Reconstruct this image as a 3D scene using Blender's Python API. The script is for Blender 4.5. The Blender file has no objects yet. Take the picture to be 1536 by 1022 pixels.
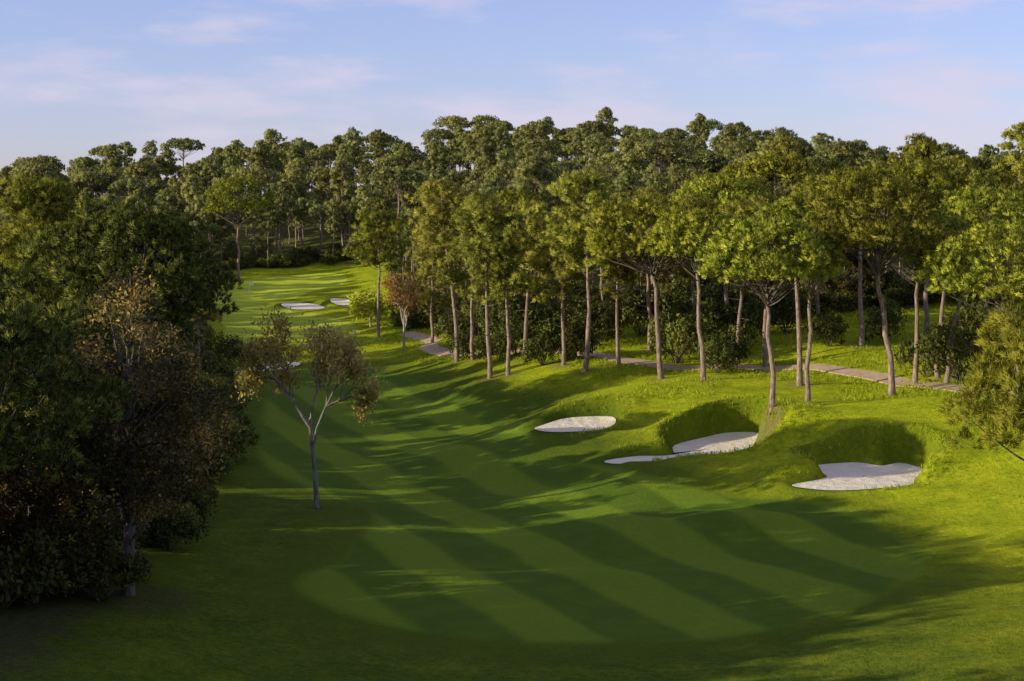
import bpy, math, random, time
import numpy as np
from mathutils import Vector
random.seed(7); rng=np.random.default_rng(7)
scene=bpy.context.scene
# ------------------------------------------------------------------ terrain control points: image pixels with chosen depths, plus world coordinates
F=2400.0; H=20.0; HZ=300.0; U0=768.0
def P(u,v,Y): return ((u-U0)/F*Y, Y, H-(v-HZ)/F*Y)
S=[P(*a) for a in [
(768,1022,62),(100,1022,58),(190,890,71),(0,900,70),(1536,1022,60),(1536,900,72),(1100,1000,63),(768,960,68),
(500,900,75),(400,960,68),(1000,870,80),(1100,785,92),(1100,845,85),(1300,790,92),(1536,800,88),(1536,740,97),
(475,762,100),(100,750,98),(768,700,114),(768,640,134),(650,600,150),(600,560,170),(450,600,150),(400,640,135),
(400,552,180),(350,540,185),(500,530,192),(390,500,215),(450,470,245),(374,445,282),(480,435,290),(330,430,295),
(420,412,318),(520,405,322),(455,460,262),(600,440,275),(735,568,150),(600,525,190),(685,540,168),(650,520,185),
(880,555,148),(865,645,122),(800,620,132),(990,570,140),(1055,570,136),(1085,678,110),(960,692,108),(1160,610,120),
(1215,605,122),(1340,595,120),(1290,722,100),(1200,700,103),(1420,640,110),(1536,640,108),(1536,700,101),(1240,640,112),
(1100,740,101),(900,720,108),(950,542,152),(1030,552,146),(1200,552,142),(1340,572,132),(900,500,175),(1100,490,170),
(1300,480,165),(1536,470,160),(1500,560,130),(700,490,205)]]
S+=[(0,260,7),(40,240,11),(80,230,11),(20,330,15),(80,330,12),(-20,360,13),(-60,360,9),(-60,450,21),(0,450,26),(55,450,24),
(120,450,15),(-130,450,15),(-130,330,10),(-90,250,6),(-60,200,4),(-50,150,4),(-50,110,4.2),(-40,80,4),(100,150,10),(70,100,8),
(60,60,6),(-60,40,6),(0,30,5.2),(-30,30,6),(30,30,6),(0,0,17),(50,0,16),(-50,0,15),(0,-20,18),(150,300,11),(150,100,12),(-150,100,6),(-150,0,12),(150,0,16)]
S=np.array(S,float)
def tps(r2): return np.where(r2>1e-12, r2*np.log(np.maximum(r2,1e-12))*0.5,0)
SX=S[:,:2]/100.0; n=len(S)
K=tps(((SX[:,None]-SX[None])**2).sum(-1))+np.eye(n)*4e-4
A=np.zeros((n+3,n+3)); A[:n,:n]=K; A[:n,n]=1; A[:n,n+1:]=SX; A[n,:n]=1; A[n+1:,:n]=SX.T
W=np.linalg.solve(A,np.concatenate([S[:,2],[0,0,0]]))
def sm(x,a,b):
    t=np.clip((x-a)/(b-a),0,1); return t*t*(3-2*t)
def base(X,Y):
    X=np.atleast_1d(np.asarray(X,float)); Y=np.atleast_1d(np.asarray(Y,float))
    xs=np.clip(X,-160,155)/100; ys=np.clip(Y,-25,470)/100
    out=W[n]+W[n+1]*xs+W[n+2]*ys
    for i in range(n): out=out+W[i]*tps((xs-SX[i,0])**2+(ys-SX[i,1])**2)
    out=out+0.13*np.sin(X*0.31+Y*0.11+1)+0.10*np.sin(Y*0.27-X*0.16)+0.06*np.sin(X*0.7+1.3)*np.sin(Y*0.45)
    out=out+0.15*np.sin(X*.52+Y*.2)*np.sin(Y*.36-X*.1+.6)*sm(X,10,18)*sm(Y,96,104)
    def g(x0,y0,sx,sy,h): return h*np.exp(-((X-x0)/sx)**2-((Y-y0)/sy)**2)
    out=out+g(13,92,9,3.0,0.65)+g(20.5,114,5,3.0,0.5)+g(27,108.5,5,2.2,0.2)+g(11,120,4,2,0.45)+g(4.5,129,5,2.5,0.5)
    out=out+g(-4,88,9,2.4,.28)+g(6,80,9,2.2,.25)+g(-9,79,6,2,.2)+g(24,84,6,3,.45)+g(1,104,10,2.8,.25)+g(18,76,7,2.5,.3)+g(-2,118,9,3,.25)
    return out
def sight(u,v,fn=base,y0=48):
    Ys=np.arange(y0,520,0.1); X=(u-U0)/F*Ys; Z=H-(v-HZ)/F*Ys
    k=np.argmax(fn(X,Ys)>=Z)
    return float(X[k]),float(Ys[k])
def smooth(poly,m=6):
    p=np.array(poly,float); N=len(p); out=[]
    for i in range(N):
        a,b,c,d=p[i-1],p[i],p[(i+1)%N],p[(i+2)%N]
        for k in range(m):
            t=k/m
            out.append(0.5*((2*b)+(-a+c)*t+(2*a-5*b+4*c-d)*t*t+(-a+3*b-3*c+d)*t**3))
    return np.array(out)
def sdf(X,Y,poly):
    d=np.full(X.shape,1e18); s=np.zeros(X.shape,bool); N=len(poly)
    for i in range(N):
        ax,ay=poly[i]; bx,by=poly[(i+1)%N]
        ex,ey=bx-ax,by-ay; wx,wy=X-ax,Y-ay
        t=np.clip((wx*ex+wy*ey)/(ex*ex+ey*ey+1e-12),0,1)
        d=np.minimum(d,(wx-ex*t)**2+(wy-ey*t)**2)
        c=((ay<=Y)&(by>Y))|((by<=Y)&(ay>Y))
        xi=ax+(Y-ay)*ex/(ey if abs(ey)>1e-12 else 1e-12)
        s^=c&(X<xi)
    d=np.sqrt(d); return np.where(s,-d,d)
BK=[]
for out,lip in [
 ([(803,643),(830,635),(862,631),(913,630),(922,636),(900,645),(860,648),(822,648)],0.5),
 ([(910,692),(955,685),(1008,683),(1012,670),(1055,661),(1090,655),(1133,655),(1140,662),(1130,669),(1165,675),(1140,682),(1080,685),(1020,686),(985,692),(930,696)],0.4),
 ([(1190,729),(1225,721),(1241,715),(1210,706),(1280,700),(1320,704),(1350,701),(1394,711),(1372,718),(1366,727),(1330,732),(1250,736)],0.35),
 ([(338,559),(368,556),(385,549),(410,546),(449,548),(430,553),(390,558)],0.3),
 ([(423,458),(450,457),(486,460),(478,464),(440,464)],0.35),
 ([(496,451),(525,452),(523,458),(505,457)],0.35)]:
    vmax=max(out,key=lambda a:a[1]); x,y=sight(*vmax); zb=float(base(x,y)[0])
    pts=[]
    for u,v in out:
        Yp=(H-zb)*F/(v-HZ); pts.append(((u-U0)/F*Yp,Yp))
    BK.append((smooth(pts),zb,lip))
def height(X,Y,under=True):
    X=np.atleast_1d(np.asarray(X,float)); Y=np.atleast_1d(np.asarray(Y,float))
    z=base(X,Y)
    for poly,zb,lip in BK:
        m=(X>poly[:,0].min()-9)&(X<poly[:,0].max()+9)&(Y>poly[:,1].min()-9)&(Y<poly[:,1].max()+9)
        if not m.any(): continue
        d=sdf(X[m],Y[m],poly); cy=poly[:,1].mean(); hy=(poly[:,1].max()-cy)+.1
        cx=poly[:,0].mean(); hx=poly[:,0].max()-cx
        bk=sm((Y[m]-cy)/hy,-0.5,0.5)
        back=np.maximum(bk,sm(-(X[m]-cx)/hx,.3,1.1)*.5)
        z0=z[m]; cap=zb+.03+.10*np.maximum(d,0)
        low=np.minimum(z0,cap); fr=(1-sm(Y[m],poly[:,1].min(),cy))*(1-sm(d,3,8))
        z0=z0*(1-fr)+low*fr
        zz=z0+lip*np.exp(-((d-1.2)/1.2)**2)*back
        w=sm(d,0,1.0)
        inside=zb-(0.2*sm(-d,0,0.4) if under else 0)
        z[m]=inside*(1-w)+zz*w
    return z
def sandz(X,Y,poly,zb):
    d=sdf(X,Y,poly); return zb+0.03+0.22*np.exp(d/0.9)*sm(Y,poly[:,1].mean(),poly[:,1].max())
# ------------------------------------------------------------------ materials
def newmat(name):
    m=bpy.data.materials.new(name); m.use_nodes=True; nt=m.node_tree
    b=nt.nodes['Principled BSDF']; b.inputs['Roughness'].default_value=.8
    b.inputs['Specular IOR Level'].default_value=.15
    return m,nt,b
def N(nt,t,**k):
    nd=nt.nodes.new(t)
    for a,v in k.items():
        if a in nd.inputs: nd.inputs[a].default_value=v
        else: setattr(nd,a,v)
    return nd
def ramp(nt,fac,stops):
    r=nt.nodes.new('ShaderNodeValToRGB'); e=r.color_ramp.elements
    while len(e)<len(stops): e.new(.5)
    for i,(p,c) in enumerate(stops): e[i].position=p; e[i].color=(*c,1)
    nt.links.new(fac,r.inputs[0]); return r.outputs[0]
def noise(nt,vec,scale,detail=3,rough=.55):
    nd=nt.nodes.new('ShaderNodeTexNoise'); nd.inputs['Scale'].default_value=scale
    nd.inputs['Detail'].default_value=detail; nd.inputs['Roughness'].default_value=rough
    nt.links.new(vec,nd.inputs['Vector']); return nd.outputs['Fac']
def mixc(nt,f,a,b,mode='MIX'):
    m=nt.nodes.new('ShaderNodeMix'); m.data_type='RGBA'; m.blend_type=mode
    for s,i in ((f,0),(a,6),(b,7)):
        if hasattr(s,'is_linked'): nt.links.new(s,m.inputs[i])
        elif i==0: m.inputs[0].default_value=s
        else: m.inputs[i].default_value=(*s,1)
    return m.outputs[2]
def mrange(nt,x,a,b,c=0,d=1,interp='SMOOTHSTEP'):
    m=nt.nodes.new('ShaderNodeMapRange'); m.interpolation_type=interp
    nt.links.new(x,m.inputs[0])
    for i,v in zip((1,2,3,4),(a,b,c,d)): m.inputs[i].default_value=v
    return m.outputs[0]
def math_(nt,op,a,b=None):
    m=nt.nodes.new('ShaderNodeMath'); m.operation=op
    for i,s in enumerate((a,b)):
        if s is None: continue
        if isinstance(s,(int,float)): m.inputs[i].default_value=s
        else: nt.links.new(s,m.inputs[i])
    return m.outputs[0]
def leafmat(name,c1,c2,c3,trans=.28):
    m,nt,b=newmat(name)
    a=N(nt,'ShaderNodeAttribute',attribute_name='tint')
    col=ramp(nt,a.outputs['Fac'],[(0,c1),(.5,c2),(1,c3)])
    oi=nt.nodes.new('ShaderNodeObjectInfo')
    hs=nt.nodes.new('ShaderNodeHueSaturation')
    nt.links.new(mrange(nt,oi.outputs['Random'],0,1,.72,1.26,'LINEAR'),hs.inputs['Value'])
    r2=math_(nt,'FRACT',math_(nt,'MULTIPLY',oi.outputs['Random'],7.31))
    nt.links.new(mrange(nt,r2,0,1,.48,.506,'LINEAR'),hs.inputs['Hue'])
    nt.links.new(col,hs.inputs['Color'])
    nt.links.new(hs.outputs[0],b.inputs['Base Color']); b.inputs['Roughness'].default_value=.6
    tr=nt.nodes.new('ShaderNodeBsdfTranslucent'); nt.links.new(hs.outputs[0],tr.inputs['Color'])
    mx=nt.nodes.new('ShaderNodeMixShader'); mx.inputs[0].default_value=trans
    nt.links.new(b.outputs[0],mx.inputs[1]); nt.links.new(tr.outputs[0],mx.inputs[2])
    nt.links.new(mx.outputs[0],nt.nodes['Material Output'].inputs[0])
    return m
def barkmat(name,c1,c2,sc=3):
    m,nt,b=newmat(name); tc=nt.nodes.new('ShaderNodeTexCoord')
    mp=nt.nodes.new('ShaderNodeMapping'); mp.inputs['Scale'].default_value=(1,1,.3); nt.links.new(tc.outputs['Object'],mp.inputs[0])
    nz=noise(nt,mp.outputs[0],sc*2,4,.7)
    nt.links.new(ramp(nt,nz,[(.35,c1),(.65,c2)]),b.inputs['Base Color'])
    bp=nt.nodes.new('ShaderNodeBump'); bp.inputs['Strength'].default_value=.8; bp.inputs['Distance'].default_value=.05
    nt.links.new(nz,bp.inputs['Height']); nt.links.new(bp.outputs[0],b.inputs['Normal']); return m
M_pine=leafmat('pine_needles',(.085,.115,.014),(.30,.325,.032),(.62,.59,.07),.30)
M_dark=leafmat('shady_pine_needles',(.04,.06,.012),(.12,.15,.022),(.30,.32,.045),.25)  # darker copy of the pine needles, shade on the left trees put into colour
M_brt=leafmat('bright_pine_needles',(.14,.18,.018),(.42,.45,.04),(.66,.64,.07),.35)  # brighter copy for the right-edge pine, sunlight put into the colour
M_fine=leafmat('slender_pine_needles',(.10,.115,.024),(.31,.32,.045),(.58,.54,.08),.30)
M_far=leafmat('far_pine_needles',(.12,.145,.052),(.30,.32,.092),(.50,.495,.145),.30)  # paler, greyer copy; distance haze put into the needle colour
M_oak=leafmat('oak_leaves',(.030,.036,.012),(.11,.085,.026),(.44,.30,.07))
M_dry=leafmat('sparse_tree_leaves',(.22,.20,.05),(.50,.43,.09),(.74,.64,.18),.45)
M_red=leafmat('reddish_leaves',(.18,.09,.025),(.36,.20,.045),(.46,.32,.07))
M_lime=leafmat('young_leaves',(.24,.29,.02),(.44,.47,.035),(.58,.58,.06),.35)
M_bush=leafmat('bush_leaves',(.035,.050,.012),(.12,.135,.024),(.26,.25,.045))
M_grassb=leafmat('grass_blades',(.20,.26,.014),(.40,.47,.02),(.58,.60,.05),.4)
M_bark=barkmat('pine_bark',(.14,.09,.07),(.42,.30,.24))
M_barkl=barkmat('pale_bark',(.26,.22,.18),(.54,.47,.40))
M_barkg=barkmat('grey_bark',(.12,.10,.085),(.32,.28,.24))
M_barkd=barkmat('dark_bark',(.07,.055,.045),(.20,.16,.13))
# ------------------------------------------------------------------ mesh builder
class MB:
    def __init__(s): s.v=[];s.f=[];s.m=[];s.t=[];s.nn=[];s.n=0
    def add(s,v,f,mi,t,nn=None):
        v=np.asarray(v,float); s.v.append(v); s.f.extend((np.asarray(f)+s.n).tolist()); k=len(f)
        s.nn.append(np.zeros((len(v),3)) if nn is None else nn)
        s.m.append(np.full(k,mi)); s.t.append(np.broadcast_to(t,(k,)).astype(float)); s.n+=len(v)
    def tube(s,pts,rad,sides=6,mi=0):
        pts=np.asarray(pts,float); k=len(pts); a=np.linspace(0,2*np.pi,sides,endpoint=False)
        tg=np.gradient(pts,axis=0); tg/=np.linalg.norm(tg,axis=1,keepdims=True)+1e-9
        ref=np.where(np.abs(tg[:,2:3])<.9,np.array([[0,0,1.]]),np.array([[1.,0,0]]))
        u=np.cross(tg,ref); u/=np.linalg.norm(u,axis=1,keepdims=True); w=np.cross(tg,u)
        r=np.asarray(rad,float)[:,None,None]
        v=pts[:,None]+r*(np.cos(a)[None,:,None]*u[:,None]+np.sin(a)[None,:,None]*w[:,None])
        f=[(i*sides+j,i*sides+(j+1)%sides,(i+1)*sides+(j+1)%sides,(i+1)*sides+j) for i in range(k-1) for j in range(sides)]
        s.add(v.reshape(-1,3),f,mi,.5)
    def blades(s,c,out,K,L,w,rg,mi=1,spread=.7,jit=.1,nmix=.75):
        n_=len(c); d=out[:,None]+rg.normal(size=(n_,K,3))*spread; d/=np.linalg.norm(d,axis=2,keepdims=True)
        o=c[:,None]+rg.normal(size=(n_,K,3))*jit
        sd=np.cross(d,rg.normal(size=(n_,K,3))); sd/=np.linalg.norm(sd,axis=2,keepdims=True)+1e-9
        on=out/(np.linalg.norm(out,axis=1,keepdims=True)+1e-9)
        nrm=np.cross(sd,d); sg=np.sign((nrm*on[:,None]).sum(2,keepdims=True)); sg[sg==0]=1
        sd=sd*sg; nrm=nrm*sg
        sn=nrm*(1-nmix)+on[:,None]*nmix+d*.2; sn/=np.linalg.norm(sn,axis=2,keepdims=True)+1e-9
        l=L*rg.uniform(.65,1.2,(n_,K,1)); tt=np.clip(rg.normal(.5,.22,(n_,1))+rg.normal(0,.12,(n_,K)),0,1)
        v=np.stack([o-sd*w,o+sd*w,o+d*l],2).reshape(-1,3)
        s.add(v,np.arange(len(v)).reshape(-1,3),mi,tt.reshape(-1),np.repeat(sn.reshape(-1,3),3,0))
    def leaves(s,c,r,K,size,rg,mi=1,tm=None,out=None,nmix=.6):
        n_=len(c); p=(c[:,None]+rg.normal(size=(n_,K,3))*r).reshape(-1,3); k=len(p)
        a=rg.normal(size=(k,3)); a/=np.linalg.norm(a,axis=1,keepdims=True)
        b=np.cross(a,rg.normal(size=(k,3))); b/=np.linalg.norm(b,axis=1,keepdims=True)
        nn=None
        if out is not None:
            on=np.repeat(out/(np.linalg.norm(out,axis=1,keepdims=True)+1e-9),K,0)
            nr=np.cross(a,b); sg=np.sign((nr*on).sum(1,keepdims=True)); sg[sg==0]=1; b=b*sg; nr=nr*sg
            sn=nr*(1-nmix)+on*nmix; sn/=np.linalg.norm(sn,axis=1,keepdims=True)+1e-9; nn=np.repeat(sn,4,0)
        sz=size*rg.uniform(.6,1.3,(k,1))
        v=np.stack([p-a*sz,p-b*sz*.5,p+a*sz,p+b*sz*.5],1).reshape(-1,3)
        base_=(rg.normal(.45,.22,(n_,1)) if tm is None else tm[:,None])
        tt=np.clip(base_+rg.normal(0,.15,(n_,K)),0,1).reshape(-1)
        s.add(v,np.arange(4*k).reshape(-1,4),mi,tt,nn)
    def mesh(s,name,mats):
        me=bpy.data.meshes.new(name); me.from_pydata(np.concatenate(s.v).tolist(),[],s.f)
        for m in mats: me.materials.append(m)
        mi=np.concatenate(s.m).astype(np.int32); me.polygons.foreach_set('material_index',mi)
        nn=np.concatenate(s.nn); has=np.abs(nn).sum()>0
        at=me.attributes.new('tint','FLOAT','FACE'); at.data.foreach_set('value',np.concatenate(s.t).astype(np.float32))
        me.polygons.foreach_set('use_smooth',np.ones(len(mi),bool) if has else (mi==0))
        me.update()
        if has: me.normals_split_custom_set_from_vertices(nn.tolist())
        return me
def arc(a,b,rise,k=5):
    a=np.array(a,float); b=np.array(b,float); t=np.linspace(0,1,k)[:,None]
    c=(a+b)/2+np.array([0,0,-rise]); return (1-t)**2*a+2*t*(1-t)*c+t*t*b
def updir(rg,k,zmin):
    d=rg.normal(size=(k*4,3)); d/=np.linalg.norm(d,axis=1,keepdims=True); d=d[d[:,2]>zmin][:k]; return d
def stone_pine(seed,Ht,R,ch=None,lean=(0,0),mats=None,dens=1.0,L=.27,bw=.034,low=.6,nc=84,K=18):
    rg=np.random.default_rng(seed); b=MB(); ch=ch or R*.72
    zf=Ht-ch; lx,ly=lean; k=8; t=np.linspace(0,1,k)
    wob=rg.normal(0,.10,(k,2)); wob[0]=0
    pts=np.stack([lx*t**1.3+wob[:,0],ly*t+wob[:,1],-.4+t*(zf+ch*.35+.4)],1)
    r0=.0118*Ht+.03; b.tube(pts,r0*(1.2-.65*t)*np.where(t==0,1.3,1),9)
    nC=int(nc*max(.6,(R/4.3))); ph=rg.uniform(0,6.28,3)
    ang=np.arange(nC)*2.39996+rg.normal(0,.25,nC); q=np.sqrt((np.arange(nC)+.5)/nC)*rg.uniform(.9,1.06,nC)
    lob=1+.14*np.sin(2*ang+ph[0])+.11*np.sin(3*ang+ph[1])+.06*np.sin(5*ang+ph[2]); rr=R*.9*q*lob
    bump=.14*np.sin(rr*1.7*np.cos(ang)+ph[0])*np.sin(rr*1.7*np.sin(ang)+ph[1])*ch
    cz=Ht-.4-ch*.54*np.clip(q,0,1.1)**3.6+bump*.6+rg.normal(0,.12*ch/3.5,nC)
    C=np.stack([lx+rr*np.cos(ang),ly+rr*np.sin(ang),cz],1)
    nl=int(nC*low); a2=rg.uniform(0,6.28,nl); r2=R*np.sqrt(rg.uniform(.08,.80,nl))
    C=np.concatenate([C,np.stack([lx+r2*np.cos(a2),ly+r2*np.sin(a2),Ht-ch*(.46+.22*rg.random(nl))],1)])
    for i,c in enumerate(C):
        if i%4==0:
            s0=pts[-1]+(pts[-3]-pts[-1])*rg.uniform(0,.8)
            p=arc(s0,c,.12*np.linalg.norm(c-s0)*rg.uniform(.3,1.6)); p[1:-1]+=rg.normal(0,.08,(3,3))
            b.tube(p,np.linspace(.06,.015,5)*(R/4.3),5,mi=2)
        cr=R*.145*rg.uniform(.7,1.35); kT=int(20*dens)
        d=updir(rg,kT,-.3); cc=c+d*cr*np.array([1,1,.8])*rg.uniform(.85,1.05,(len(d),1))
        o=d+np.array([0,0,.45]); b.blades(cc,o,K,L,bw,rg,spread=.45,jit=.055)
    return b.mesh('pine',(mats or [M_bark,M_pine])+[M_barkd])
def tall_pine(seed,Ht,R,lo=.45,lean=(0,0),mats=None,dens=1.0,L=.38,bw=.030,peak=1.6,K=15):
    rg=np.random.default_rng(seed); b=MB(); k=10; t=np.linspace(0,1,k); lx,ly=lean
    wob=np.cumsum(rg.normal(0,.11,(k,2)),0); wob[0]=0
    pts=np.stack([lx*t+wob[:,0],ly*t+wob[:,1],-.4+t*(Ht-.2)],1); r0=.0102*Ht+.03
    b.tube(pts,r0*(1.2-1.05*t),8)
    nb=int(34*dens*(Ht/15)); cl=[]
    for i in range(nb):
        s=lo+(1-lo)*(i/nb)**.85; s=min(s,.985); p0=np.array([np.interp(s,t,pts[:,j]) for j in range(3)])
        u=(s-lo)/(1-lo); prof=(.5+.7*u if u<.4 else .78*(1-((u-.4)/.64)**peak)); ln=R*prof*rg.uniform(.35,1.35)+.3
        a=i*2.4+rg.normal(0,.6); up=rg.uniform(.0,.5)+.3*u
        e=p0+np.array([math.cos(a)*ln,math.sin(a)*ln,up*ln])
        p=arc(p0,e,.1*ln); b.tube(p,np.linspace(.05,.015,5),4,mi=2); cl.append((e,rg.uniform(.4,.8)))
        if ln>1.2:
            for q in (.55,.8):
                cl.append((p0+(e-p0)*q+rg.normal(0,.3,3)+[0,0,.15],rg.uniform(.3,.62)))
    cl.append((pts[-1],.45)); cl.append((pts[-1]-[0,0,.6],.6))
    for i in range(5):
        s=rg.uniform(.25,lo+.05); p0=np.array([np.interp(s,t,pts[:,j]) for j in range(3)]); a=rg.uniform(0,6.28); ln=rg.uniform(.6,1.8)
        b.tube(arc(p0,p0+[math.cos(a)*ln,math.sin(a)*ln,rg.uniform(-.2,.5)],.05),np.linspace(.04,.012,5),4,mi=2)
    for c,cr in cl:
        cr*=R/3.0; d=updir(rg,int(15*dens)+3,-.5); cc=c+d*cr*np.array([1,1,.5])
        b.blades(cc,d+np.array([0,0,.4]),K,L,bw,rg,spread=.55,jit=.06)
    return b.mesh('tallpine',(mats or [M_bark,M_fine])+[M_barkd])
def oak(seed,Ht,R,lo=.15,mats=None,nC=80,K=14,size=.12,tuft=12,lean=(0,0)):
    rg=np.random.default_rng(seed); b=MB(); k=7; t=np.linspace(0,1,k); wob=np.cumsum(rg.normal(0,.14,(k,2)),0); wob[0]=0
    pts=np.stack([lean[0]*t+wob[:,0],lean[1]*t+wob[:,1],-.4+t*Ht*.8],1); b.tube(pts,(.016*Ht+.05)*(1.25-1.0*t),8)
    d=rg.normal(size=(nC,3)); d/=np.linalg.norm(d,axis=1,keepdims=True); q=rg.uniform(.35,1.0,(nC,1))**.6
    ph=rg.uniform(0,6.28,3); lob=1+.2*np.sin(3*d[:,:1]*2+ph[0])*np.sin(4*d[:,2:]+ph[1])
    cz=Ht*(1+lo)/2; C=d*q*lob*np.array([R,R,Ht*(1-lo)/2*.93])+[lean[0]*.6,lean[1]*.6,cz]
    for i,c in enumerate(C):
        s=np.clip((c[2]/Ht-.12)/.8,.12,.98); p0=np.array([np.interp(s*.9,t,pts[:,j]) for j in range(3)])
        if i%2==0:
            p=arc(p0,c,.05*R); p[1:-1]+=rg.normal(0,.12,(3,3)); b.tube(p,np.linspace(.07,.015,5),4)
        cr=R*.2*rg.uniform(.6,1.3); dd=updir(rg,tuft,-.8); tm=np.full(len(dd),np.clip(rg.normal(.42,.26),0,1))
        b.leaves(c+dd*cr*rg.uniform(.3,1.1,(len(dd),1)),.16*R/3.5,K,size,rg,tm=tm,out=dd+[0,0,.2])
    return b.mesh('oak',mats or [M_barkd,M_oak])
def branching(seed,Ht,mats,levels=4,leafn=5,size=.09,spread=.55,r0=.2,trunk=.32,leafr=.25,first=(3,4),decay=.72,cover=1,d0=1.0,low0=3):
    rg=np.random.default_rng(seed); b=MB(); tips=[]
    def grow(p,d,ln,r,lv):
        k=5; pts=[p]; dd=d.copy()
        for i in range(k-1):
            dd=dd+rg.normal(0,.04 if lv==0 else .13,3)+[0,0,.04]; dd/=np.linalg.norm(dd); pts.append(pts[-1]+dd*ln/(k-1))
        b.tube(pts,np.linspace(r,r*.62,k),7 if lv<2 else 4)
        if lv>=levels-1: tips.extend(pts[1:])
        if lv==levels: return
        nchild=rg.integers(*first)if lv==0 else rg.integers(2,5); a0=rg.uniform(0,6.28)
        for i in range(nchild):
            a=a0+i*6.28/nchild+rg.normal(0,.3); perp=np.cross(dd,[math.cos(a),math.sin(a),.3]); perp/=np.linalg.norm(perp)+1e-9
            nd=dd+perp*spread*rg.uniform(.6,1.5); nd/=np.linalg.norm(nd)
            s=pts[-1] if i<2 else pts[rg.integers(low0,k)]
            grow(s,nd,ln*decay*(d0 if lv==0 else 1)*rg.uniform(.75,1.25),r*.6,lv+1)
    grow(np.array([0,0,-.3]),np.array([0.03,0,1.]),Ht*trunk,r0,0)
    T=np.array(tips); T=T[rg.random(len(T))<cover]
    if leafn and len(T):
        c=T.mean(0); b.leaves(T,leafr,leafn,size,rg,out=T-c+[0,0,.5],nmix=.45)
    return b.mesh('tree',mats)
def bush(seed,Ht,R,mats=None,K=10,size=.13):
    rg=np.random.default_rng(seed); b=MB(); nC=26
    a=rg.uniform(0,6.28,nC); q=np.sqrt(rg.random(nC)); C=np.stack([R*q*np.cos(a),R*q*np.sin(a),Ht*(.25+.7*rg.random(nC)*(1-.5*q))],1)
    for i,c in enumerate(C):
        if i%3==0: b.tube(arc([0,0,-.2],c,-.1),np.linspace(.05,.012,5),4)
        dd=updir(rg,12,-.9); b.leaves(c+dd*R*.28,.14,K,size,rg,tm=np.full(len(dd),np.clip(rg.normal(.45,.2),0,1)),out=dd+[0,0,.3])
    return b.mesh('bush',mats or [M_barkd,M_bush])
COL=scene.collection
def put(me,name,x,y,rz=0,sc=(1,1,1),parent=None,z=None):
    o=bpy.data.objects.new(name,me); COL.objects.link(o)
    o.location=(x,y,float(height(x,y)[0]) if z is None else z); o.rotation_euler=(0,0,rz); o.scale=sc
    if parent: o.parent=parent
    return o
# ------------------------------------------------------------------ open ground polygon
OPEN=np.array([(-14,30),(-17,75),(-19,100),(-23,135),(-34,180),(-46,230),(-57,280),(-60,322),(-40,330),(-24,324),(-19,268),(-14,208),(-5,203),(10,178),(24,174),(37,170),(54,166),(85,140),(62,90),(50,60),(48,-10),(-14,-10)],float)
PATHPX=[(610,500),(650,511),(643,521),(690,531),(760,527),(840,527),(900,534),(950,543),(1030,553),(1110,551),(1200,551),(1262,557),(1340,572),(1430,583),(1560,590)]
PATH=[sight(*a) for a in PATHPX]
pp=np.array(PATH); cr=[]
for i in range(len(pp)-1):
    a,b_,c,d=pp[max(i-1,0)],pp[i],pp[i+1],pp[min(i+2,len(pp)-1)]
    for k in range(10):
        t=k/10; cr.append(.5*((2*b_)+(-a+c)*t+(2*a-5*b_+4*c-d)*t*t+(-a+3*b_-3*c+d)*t**3))
PC=np.array(cr)
def pathdist(x,y): return np.sqrt(((PC-[x,y])**2).sum(1).min())
litter=[]
def spec(u,v,vt,hw):
    x,y=sight(u,v,height); return x,y,(v-vt)/F*y,hw/F*y
def SP(u,v,vt,hw,ul=None,ch=None,seed=1,dens=1.0,mats=None):
    x,y,h,r=spec(u,v,vt,hw); lean=((ul-u)/F*y if ul else 0,0)
    me=stone_pine(seed,h,r,ch=(ch/F*y if ch else None),lean=lean,dens=dens,mats=mats)
    put(me,'pine_tree',x,y); litter.append((x,y,1.8))
def TP(u,v,vt,hw,ul=None,lo=.45,seed=1,dens=1.0,mats=None):
    x,y,h,r=spec(u,v,vt,hw); lean=((ul-u)/F*y if ul else 0,0)
    me=tall_pine(seed,h,r,lo=lo,lean=lean,dens=dens,mats=mats); put(me,'pine_tree',x,y); litter.append((x,y,1.7))
TP(735,568,290,62,ul=715,lo=.42,seed=11); TP(762,563,310,55,ul=752,lo=.5,seed=12)
TP(877,557,255,66,ul=866,lo=.48,seed=13,dens=1.25); SP(993,568,308,100,ul=972,ch=105,seed=14)
SP(1055,570,318,70,ul=1043,ch=95,seed=15); SP(1158,610,335,100,ul=1150,ch=125,seed=16,dens=1.1)
SP(1212,605,352,56,ul=1222,ch=85,seed=17); SP(1338,595,275,114,ul=1310,ch=142,seed=18,dens=1.1)
SP(1372,578,322,74,ul=1378,ch=98,seed=19); SP(1417,576,350,70,ul=1450,ch=98,seed=20)
SP(1408,570,330,60,ul=1420,ch=80,seed=21); SP(1530,600,350,115,ul=1505,ch=140,seed=22)
SP(1200,578,300,60,ul=1190,ch=80,seed=23); TP(1147,552,290,55,lo=.5,seed=24); TP(1107,548,300,50,lo=.5,seed=25)
TP(710,540,300,50,ul=700,lo=.4,seed=26); TP(685,543,270,58,ul=660,lo=.4,seed=27); TP(930,548,330,40,ul=922,lo=.5,seed=28)
TP(788,540,300,48,ul=795,lo=.4,seed=29); TP(845,548,310,45,lo=.45,seed=30); TP(568,505,318,50,ul=560,lo=.55,seed=31,dens=1.2,mats=[M_bark,M_pine])
SP(358,422,272,54,ul=357,ch=70,seed=32); TP(648,515,330,42,lo=.3,seed=33)
SP(1290,520,262,75,ch=85,seed=34); SP(1480,520,290,85,ch=95,seed=35); TP(1040,530,290,48,lo=.5,seed=36); TP(975,525,280,50,lo=.5,seed=37)
SP(1090,500,270,75,ch=85,seed=38); SP(1390,500,250,80,ch=90,seed=39); TP(1230,490,260,50,lo=.45,seed=40)
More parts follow.
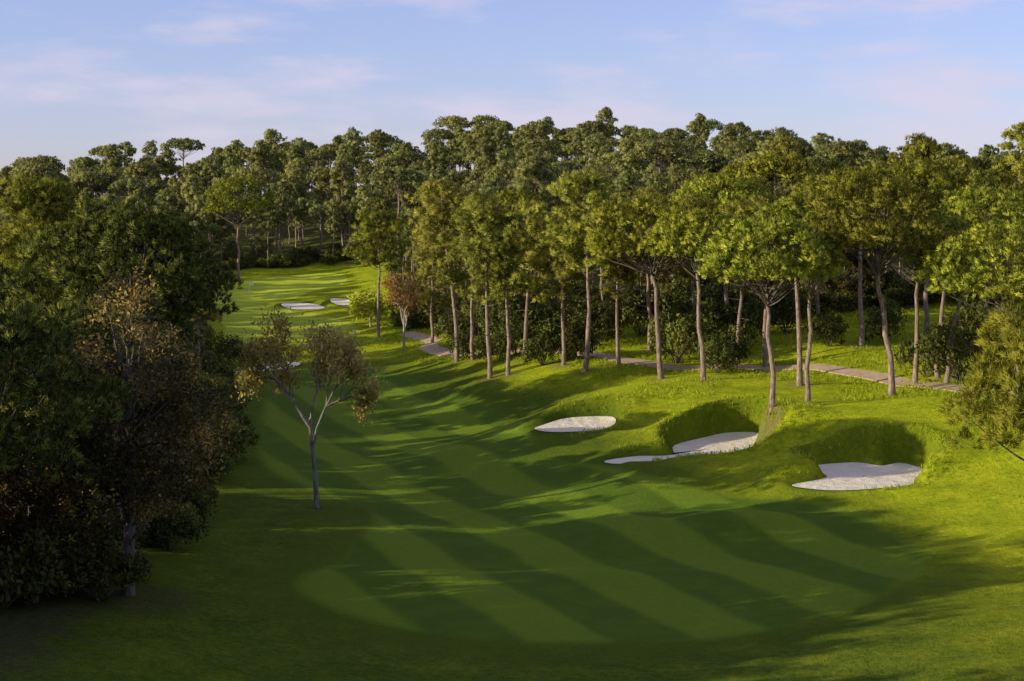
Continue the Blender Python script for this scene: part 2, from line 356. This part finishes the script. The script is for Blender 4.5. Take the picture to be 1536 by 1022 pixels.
me=stone_pine(41,12.6,5.2,ch=7.8,dens=1.3,L=.30,bw=.020,low=.8,nc=84,K=20,mats=[M_bark,M_brt]); put(me,'pine_tree',24.4,70)
x,y,h_,_r=spec(476,762,472,60); me=branching(90,12.0,[M_barkg,M_dry],levels=5,leafn=7,size=.12,spread=.50,r0=.19,trunk=.36,leafr=.25,decay=.74,cover=.85,d0=.72,low0=2)
zz=np.array([v.co.z for v in me.vertices]); s=h_/np.percentile(zz,99.5); put(me,'sparse_tree',x,y,rz=2.6,sc=(s*.78,s*.78,s)); litter.append((x,y,1.0))
x,y=sight(606,526,height); me=branching(61,9,[M_barkl,M_red],levels=4,leafn=9,size=.13,spread=.5,r0=.2,trunk=.34,leafr=.35); s=(526-398)/F*y/max(v.co.z for v in me.vertices); put(me,'red_leaved_tree',x,y,sc=(s*.9,s*.9,s)); litter.append((x,y,2))
x,y=sight(556,492,height); me=branching(62,4,[M_barkl,M_lime],levels=3,leafn=12,size=.16,spread=.6,r0=.09,trunk=.3,leafr=.35); s=(492-430)/F*y/max(v.co.z for v in me.vertices); put(me,'young_tree',x,y,sc=(s*1.1,s*1.1,s))
def world(me,name,x,y,rz=0,l=2.5): put(me,name,x,y,rz); litter.append((x,y,l))
x,y=sight(192,893,height); world(oak(71,13.6,4.6,lo=.2,nC=150,K=16,size=.10,tuft=12),'oak_tree',x,y,0,4)
x,y=sight(52,903,height); world(oak(72,9.5,3.4,lo=.24,nC=90,K=16,size=.10,tuft=11),'oak_tree',x,y,0,5)
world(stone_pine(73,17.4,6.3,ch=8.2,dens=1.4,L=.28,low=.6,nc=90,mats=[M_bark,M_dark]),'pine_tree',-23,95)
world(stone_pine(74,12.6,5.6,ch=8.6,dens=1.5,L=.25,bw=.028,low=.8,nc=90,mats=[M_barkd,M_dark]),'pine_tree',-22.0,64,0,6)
world(tall_pine(75,19,5.2,lo=.4,dens=1.6,mats=[M_bark,M_pine]),'pine_tree',-38,130)
world(oak(76,10,3.9,lo=.08,nC=110,K=12,size=.13),'oak_tree',-21,84); world(oak(77,9,4,lo=.05,nC=90,K=12,size=.13),'oak_tree',-24.5,78)
world(oak(78,8,3.6,lo=.05,nC=80,K=12,size=.13),'oak_tree',-22,92)
# ------------------------------------------------------------------ instanced forest
proto={'sp':[stone_pine(101+i,15,4.0+.3*i,dens=.75,bw=.056,L=.34,nc=56,low=.35,K=13) for i in range(3)],
 'tp':[tall_pine(111+i,16,2.6+.35*i,lo=.40+.06*i,dens=.95,bw=.050,L=.42,peak=1.6-.25*i,K=12) for i in range(4)],
 'ok':[oak(121+i,9,3.6,lo=.08,nC=60,K=9,size=.17) for i in range(2)],
 'bu':[bush(131+i,3,2.1) for i in range(3)]}
far={}; shady={}
for k_ in ('sp','tp','ok'):
    far[k_]=[]; shady[k_]=[]
    for me in proto[k_]:
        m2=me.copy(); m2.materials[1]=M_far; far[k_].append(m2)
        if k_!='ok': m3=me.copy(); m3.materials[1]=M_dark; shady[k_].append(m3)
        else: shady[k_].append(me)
forest=bpy.data.objects.new('distant_forest',None); COL.objects.link(forest)
under=bpy.data.objects.new('undergrowth',None); COL.objects.link(under)
wood=bpy.data.objects.new('woodland_edge',None); COL.objects.link(wood)
cand=[]; st=5.8
for gx in np.arange(-170,175,st):
    for gy in np.arange(-5,480,st):
        cand.append((gx+random.uniform(-.48,.48)*st,gy+random.uniform(-.48,.48)*st))
cand=np.array(cand); dO=sdf(cand[:,0],cand[:,1],OPEN); zc=height(cand[:,0],cand[:,1])
for (x,y),d,z in zip(cand,dO,zc):
    if d<0.8: continue
    if y<70 and x<0 and x>-.36*y-7: continue
    if x>0 and y<150 and x<.34*y+9: continue
    if x<-.42*y-38 or x>.36*y+35: continue
    left = x<-14 and y<325 and x<(-19-(y-100)*.16 if y>100 else -10)
    if pathdist(x,y)<2.5: continue
    if left:
        if random.random()<((.52 if y<120 else .42) if y>70 else .02): continue
        if 100<y<300 and d<2: continue
        kind=random.choices(['sp','tp','ok'],[.35,.5,.15])[0]; h=random.uniform(.64,.92)
        if y<60: h=random.uniform(1.2,1.6); kind='ok'
        elif y<70: kind=random.choice(['ok','sp']); h=random.uniform(.9,1.2)
        par=wood
    else:
        if random.random()<.28: continue
        kind=random.choices(['sp','tp','ok'],[.30,.63,.07])[0]; h=random.uniform(.60,1.0)+(.28 if random.random()<.16 else 0)
        par=forest
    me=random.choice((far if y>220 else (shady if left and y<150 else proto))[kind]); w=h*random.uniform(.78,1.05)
    put(me,'tree',x,y,random.uniform(0,6.28),(w,w,h),par,z=float(z)-.05)
uc=[(random.uniform(-75,95),random.uniform(60,345)) for _ in range(7000)]
ua=np.array(uc); du=sdf(ua[:,0],ua[:,1],OPEN); zu=height(ua[:,0],ua[:,1]); c=0
for (x,y),d,z in zip(ua,du,zu):
    if not(0<d<12) or (x>0 and y<150 and x<.34*y+6) or pathdist(x,y)<2.5: continue
    if y<66 and x>-.36*y-3: continue
    if random.random()<d/18: continue
    s=random.uniform(.4,1.2); put(random.choice(proto['bu']),'shrub',x,y,random.uniform(0,6.28),(s,s,s*random.uniform(.8,1.2)),under,z=float(z)); c+=1
    if c>900: break
for u,v,s in [(690,520,1.2),(720,508,1.5),(760,512,1.4),(800,517,1.6),(850,540,1.2),(835,510,1.7),(890,520,1.3),(1015,545,1.3),(1050,530,1.4),(1085,555,1.0),(1035,500,1.6),(960,505,1.5),(1120,520,1.2),(1180,500,1.2),(1390,565,1.0),(1440,572,1.3),(1480,560,1.5),(1245,520,.9),(1330,515,1.0),(660,490,1.3),(735,545,.8),(815,548,.8),(340,545,.9),(362,549,.7),(775,535,.9),(865,541,.9),(700,538,.8),(1075,560,.7)]:
    x,y=sight(u,v,height); put(random.choice(proto['bu']),'bush',x,y,random.uniform(0,6),(s,s,s*1.35))
# ------------------------------------------------------------------ ground
def steps(*segs):
    out=[]
    for a,b,s in segs: out+=list(np.arange(a,b-1e-6,s))
    return np.array(out+[segs[-1][1]])
xs=np.concatenate([[-4000,-2000,-1000,-600,-400,-300,-230],steps((-180,-60,5),(-60,-42,1),(-42,48,.34),(48,75,1),(75,180,5)),[230,300,400,600,1000,2000,4000]])
ys=np.concatenate([[-4000,-2000,-1000,-500,-250,-120,-60],steps((-25,45,2.5),(45,92,.5),(92,142,.28),(142,200,.5),(200,330,.7),(330,490,3.5)),[530,600,700,850,1100,1500,2500,5000]])
GX,GY=np.meshgrid(xs,ys); gx=GX.ravel(); gy=GY.ravel(); gz=height(gx,gy)
gz=np.where(gy>500,gz*(1-sm(gy,500,900)*.9),gz)
nx,ny=len(xs),len(ys); i,j=np.meshgrid(np.arange(nx-1),np.arange(ny-1)); a=(j*nx+i).ravel()
faces=np.stack([a,a+1,a+nx+1,a+nx],1)
me=bpy.data.meshes.new('ground'); me.from_pydata(np.stack([gx,gy,gz],1).tolist(),[],faces.tolist())
me.polygons.foreach_set('use_smooth',np.ones(len(faces),bool))
def poly(px): return smooth([sight(*a) for a in px],5)
FW=poly([(480,905),(600,942),(760,962),(1000,962),(1200,935),(1330,885),(1390,832),(1330,795),(1270,765),(1150,748),(1000,722),(900,704),(800,665),(760,630),(700,598),(630,573),(560,550),(480,550),(440,572),(400,600),(392,650),(400,700),(470,735),(560,770),(520,830),(450,870)])
AP=poly([(345,520),(338,490),(322,462),(380,455),(440,468),(500,478),(540,500),(470,512)])
GR=poly([(318,440),(350,424),(420,414),(500,410),(520,422),(470,436),(440,448),(380,456),(325,455)])
m=(np.abs(gx)<70)&(gy>40)&(gy<345)
def att(name,vals): at=me.attributes.new(name,'FLOAT','POINT'); at.data.foreach_set('value',vals.astype(np.float32))
for nm,pl in (('fairway',FW),('approach',AP),('green',GR)):
    v=np.full(len(gx),20.); v[m]=sdf(gx[m],gy[m],pl); att(nm,v)
lt=np.zeros(len(gx))
for lx,ly,lr in litter:
    k=(np.abs(gx-lx)<lr*3)&(np.abs(gy-ly)<lr*3); lt[k]=np.maximum(lt[k],np.exp(-((gx[k]-lx)**2+(gy[k]-ly)**2)/lr**2))
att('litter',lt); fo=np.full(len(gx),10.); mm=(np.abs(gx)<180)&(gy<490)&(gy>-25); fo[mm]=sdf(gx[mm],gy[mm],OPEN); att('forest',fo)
bd=np.full(len(gx),20.)
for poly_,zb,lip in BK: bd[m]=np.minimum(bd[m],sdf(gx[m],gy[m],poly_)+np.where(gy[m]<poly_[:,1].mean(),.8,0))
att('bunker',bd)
# shade put into the turf colour: darker rough in the hollow and near foreground
shade_tint=(1-sm(gz,2.2,4.2))*(1-sm(gy,150,200))*(1-sm(gx-.12*(100-gy),8,17)); shade_tint=np.maximum(shade_tint,(1-sm(gy,70,84))*(1-sm(gx,14,26)*.5)); att('shade_tint',shade_tint)
M,nt,b=newmat('turf'); geo=nt.nodes.new('ShaderNodeNewGeometry'); pos=geo.outputs['Position']
def A_(nm): return N(nt,'ShaderNodeAttribute',attribute_name=nm).outputs['Fac']
n0=noise(nt,pos,.06,3); n1=noise(nt,pos,.45,5,.65); n2=noise(nt,pos,3.0,4,.7); n3=noise(nt,pos,12,3,.8)
mixn=math_(nt,'ADD',math_(nt,'ADD',math_(nt,'MULTIPLY',n1,.35),math_(nt,'MULTIPLY',n2,.35)),math_(nt,'MULTIPLY',n3,.3))
rough=ramp(nt,mixn,[(.37,(.20,.28,.010)),(.5,(.50,.56,.016)),(.61,(.78,.76,.035))])
rough=mixc(nt,math_(nt,'MULTIPLY',mrange(nt,n0,.45,.7),.45),rough,(.36,.45,.02),'MIX')
rshade=ramp(nt,mixn,[(.37,(.075,.12,.009)),(.5,(.165,.225,.015)),(.61,(.29,.33,.024))])
rough=mixc(nt,A_('shade_tint'),rough,rshade)
sx=nt.nodes.new('ShaderNodeSeparateXYZ'); nt.links.new(pos,sx.inputs[0])
def stripe(ax,ay,per):
    s=math_(nt,'ADD',math_(nt,'MULTIPLY',sx.outputs[0],ax/per*6.283),math_(nt,'MULTIPLY',sx.outputs[1],ay/per*6.283))
    return mrange(nt,math_(nt,'SINE',math_(nt,'ADD',s,math_(nt,'ADD',math_(nt,'MULTIPLY',n0,1.6),math_(nt,'MULTIPLY',n1,.5)))),-.35,.35)
fw=mixc(nt,stripe(.92,.39,7.0),(.088,.145,.011),(.185,.255,.018))
fw=mixc(nt,math_(nt,'MULTIPLY',mrange(nt,n2,.3,.7),.3),fw,(.09,.155,.012))
fw=mixc(nt,math_(nt,'MULTIPLY',mrange(nt,n1,.4,.75),.25),fw,(.24,.29,.02))
fw=mixc(nt,math_(nt,'MULTIPLY',mrange(nt,n3,.4,.65),.3),fw,(.06,.11,.009))
gcol=mixc(nt,stripe(.2,.98,5),(.46,.53,.04),(.54,.60,.045))
wob=math_(nt,'MULTIPLY',math_(nt,'SUBTRACT',n1,.5),.8)
fm=mrange(nt,math_(nt,'ADD',A_('fairway'),wob),-.7,.7,1,0); am=mrange(nt,math_(nt,'ADD',A_('approach'),wob),-.2,.2,1,0); gm=mrange(nt,A_('green'),-.2,.2,1,0)
semi=mrange(nt,math_(nt,'ADD',A_('fairway'),math_(nt,'MULTIPLY',wob,2)),1.5,4.5,1,0)
c=mixc(nt,math_(nt,'MULTIPLY',semi,.6),rough,(.155,.215,.014))
c=mixc(nt,fm,c,fw); c=mixc(nt,am,c,mixc(nt,.8,fw,gcol)); c=mixc(nt,gm,c,gcol)
bm=mrange(nt,A_('bunker'),.7,1.6,1,0); c=mixc(nt,math_(nt,'MULTIPLY',bm,.65),c,(.09,.14,.012))  # bunker banks: their shade painted as darker turf
lm=mrange(nt,math_(nt,'ADD',A_('litter'),math_(nt,'MULTIPLY',math_(nt,'SUBTRACT',n1,.5),1.4)),.35,.8)
c=mixc(nt,math_(nt,'MULTIPLY',lm,.55),c,mixc(nt,A_('shade_tint'),(.32,.25,.10),(.10,.075,.04)))
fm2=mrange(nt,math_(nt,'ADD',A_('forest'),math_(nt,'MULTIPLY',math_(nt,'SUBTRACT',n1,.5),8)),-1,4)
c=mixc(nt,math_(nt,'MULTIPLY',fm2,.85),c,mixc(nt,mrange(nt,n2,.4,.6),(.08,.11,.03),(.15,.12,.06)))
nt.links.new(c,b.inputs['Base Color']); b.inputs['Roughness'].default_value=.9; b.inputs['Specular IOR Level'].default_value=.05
if 'Diffuse Roughness' in b.inputs: b.inputs['Diffuse Roughness'].default_value=.6
bp=nt.nodes.new('ShaderNodeBump'); bp.inputs['Distance'].default_value=.18
hgt=math_(nt,'ADD',n3,math_(nt,'MULTIPLY',n2,2.0)); nt.links.new(hgt,bp.inputs['Height'])
mown=math_(nt,'MAXIMUM',fm,math_(nt,'MAXIMUM',am,gm)); nt.links.new(mrange(nt,mown,0,1,1.0,.40,'LINEAR'),bp.inputs['Strength'])
nt.links.new(bp.outputs[0],b.inputs['Normal']); me.materials.append(M)
g=bpy.data.objects.new('ground',me); COL.objects.link(g)
# ------------------------------------------------------------------ sand
M,nt,b=newmat('bunker_sand'); geo=nt.nodes.new('ShaderNodeNewGeometry')
q1=noise(nt,geo.outputs['Position'],1.2,4); q2=noise(nt,geo.outputs['Position'],9,3)
nt.links.new(ramp(nt,q1,[(.3,(.80,.67,.48)),(.7,(.93,.81,.61))]),b.inputs['Base Color'])
bp=nt.nodes.new('ShaderNodeBump'); bp.inputs['Distance'].default_value=.08; bp.inputs['Strength'].default_value=.9; nt.links.new(math_(nt,'ADD',q2,math_(nt,'MULTIPLY',q1,3)),bp.inputs['Height']); nt.links.new(bp.outputs[0],b.inputs['Normal'])
for pl,zb,lip in BK:
    cx,cy=pl.mean(0); N_=len(pl); rings=[.03,.3,.55,.75,.88,.96,1.02]; V=[];Fc=[]
    for r in rings:
        X=cx+(pl[:,0]-cx)*r; Y=cy+(pl[:,1]-cy)*r; Z=sandz(X,Y,pl,zb); V+=list(zip(X,Y,Z))
    for k in range(len(rings)-1):
        for q in range(N_): Fc.append((k*N_+q,k*N_+(q+1)%N_,(k+1)*N_+(q+1)%N_,(k+1)*N_+q))
    Fc.append(tuple(range(N_)))
    ms=bpy.data.meshes.new('sand'); ms.from_pydata(V,[],Fc); ms.materials.append(M)
    ms.polygons.foreach_set('use_smooth',np.ones(len(Fc),bool)); o=bpy.data.objects.new('sand_bunker',ms); COL.objects.link(o)
# ------------------------------------------------------------------ path
M,nt,b=newmat('path_gravel'); geo=nt.nodes.new('ShaderNodeNewGeometry'); q1=noise(nt,geo.outputs['Position'],2,4)
nt.links.new(ramp(nt,q1,[(.3,(.42,.28,.17)),(.7,(.58,.42,.28))]),b.inputs['Base Color'])
tg=np.gradient(PC,axis=0); tg/=np.linalg.norm(tg,axis=1,keepdims=True); nr=np.stack([-tg[:,1],tg[:,0]],1); V=[]; Fc=[]
offs=[-1.05,-1.0,-.5,0,.5,1.0,1.05]
for o_ in offs:
    q=PC+nr*o_; z=height(q[:,0],q[:,1])+(.07 if abs(o_)<1.02 else -.15); V.append(np.stack([q[:,0],q[:,1],z],1))
V=np.stack(V,1).reshape(-1,3)
for k in range(len(PC)-1):
    for q in range(len(offs)-1): a=k*len(offs)+q; Fc.append((a+1,a,a+len(offs),a+len(offs)+1))
ms=bpy.data.meshes.new('path'); ms.from_pydata(V.tolist(),[],Fc); ms.materials.append(M); o=bpy.data.objects.new('cart_path',ms); COL.objects.link(o)
# ------------------------------------------------------------------ long grass
rg=np.random.default_rng(5); gb=MB()
px=rg.uniform(-30,75,130000); py=rg.uniform(85,235,130000)
d1=sdf(px,py,FW); d2=sdf(px,py,OPEN); d3=sdf(px,py,AP); db=np.full(len(px),9.)
for pl,_,_ in BK: db=np.minimum(db,sdf(px,py,pl))
dp=np.sqrt(((px[:,None]-PC[None,::3,0])**2+(py[:,None]-PC[None,::3,1])**2).min(1))
patch=np.sin(px*.5+py*.2)+np.sin(py*.37-px*.23)
k=(d1>3)&(d2<12)&(d3>3)&(db>.5)&(dp>1.4)&(((patch>.2)&(d1>9))|(db<1.6)|(d2>-4)|(dp<4))&~((px<-8)&(py<130))
px,py=px[k],py[k]; pz=height(px,py)
gb.blades(np.stack([px,py,pz],1),np.tile([0,0,1.4],(len(px),1)),5,.26,.03,rg,mi=0,spread=.5,jit=.08,nmix=.2)
ms=gb.mesh('long_grass',[M_grassb]); o=bpy.data.objects.new('long_grass',ms); COL.objects.link(o)
# ------------------------------------------------------------------ flagstick
Mw,_,bw_=newmat('flagstick_paint'); bw_.inputs['Base Color'].default_value=(.8,.78,.7,1)
Mf,_,bf_=newmat('flag_cloth'); bf_.inputs['Base Color'].default_value=(.8,.76,.55,1)
x,y=sight(374,446,height); fb=MB()
fb.tube([(0,0,-.2),(0,0,1.3),(0,0,2.7)],[.045,.045,.04],8)
nu=8; V=[(0.02+.75*i/nu,.07*math.sin(i*1.1),2.65-.5*jj-.03*i/nu*jj) for i in range(nu+1) for jj in (0,1)]
fb.add(V,[(2*i,2*i+2,2*i+3,2*i+1) for i in range(nu)],1,.5)
put(fb.mesh('flag',[Mw,Mf]),'golf_flag',x,y)
# ------------------------------------------------------------------ light, sky, camera
el=math.radians(16.5); az=math.radians(18)
s=Vector((-math.cos(el)*math.cos(az),-math.cos(el)*math.sin(az),math.sin(el)))
L=bpy.data.lights.new('sun','SUN'); L.energy=5; L.angle=math.radians(.5); L.color=(1,.91,.64)
o=bpy.data.objects.new('sun',L); COL.objects.link(o); o.rotation_euler=s.to_track_quat('Z','Y').to_euler()
w=bpy.data.worlds.new('World'); scene.world=w; w.use_nodes=True; nt=w.node_tree; bg=nt.nodes['Background']
sk=nt.nodes.new('ShaderNodeTexSky'); sk.sky_type='NISHITA'; sk.sun_disc=False; sk.sun_elevation=el; sk.sun_rotation=math.atan2(s.x,s.y)%(2*math.pi)
sk.air_density=1.0; sk.dust_density=.3; sk.ozone_density=2.5
tc=nt.nodes.new('ShaderNodeTexCoord'); mp=nt.nodes.new('ShaderNodeMapping'); mp.inputs['Scale'].default_value=(1,1,4.2); mp.inputs['Location'].default_value=(.35,.2,.1); nt.links.new(tc.outputs['Generated'],mp.inputs[0])
cn=noise(nt,mp.outputs[0],7,7,.55)
tint=mixc(nt,1.0,sk.outputs[0],(1.14,1.07,1.50),'MULTIPLY')
tint=mixc(nt,.30,tint,(4.0,4.3,6.6))
cl=mixc(nt,math_(nt,'MULTIPLY',mrange(nt,cn,.44,.68),.75),tint,(5.9,5.4,6.6))
nt.links.new(cl,bg.inputs['Color']); bg.inputs['Strength'].default_value=.122
cam=bpy.data.cameras.new('camera'); cam.sensor_width=36; cam.lens=F/1536*36; cam.shift_y=-(511-HZ)/1536; cam.clip_end=8000; cam.clip_start=.5
co=bpy.data.objects.new('camera',cam); COL.objects.link(co); co.location=(0,0,H); co.rotation_euler=(math.radians(90),0,0); scene.camera=co
scene.view_settings.view_transform='Standard'; scene.view_settings.look='None'; scene.view_settings.exposure=0
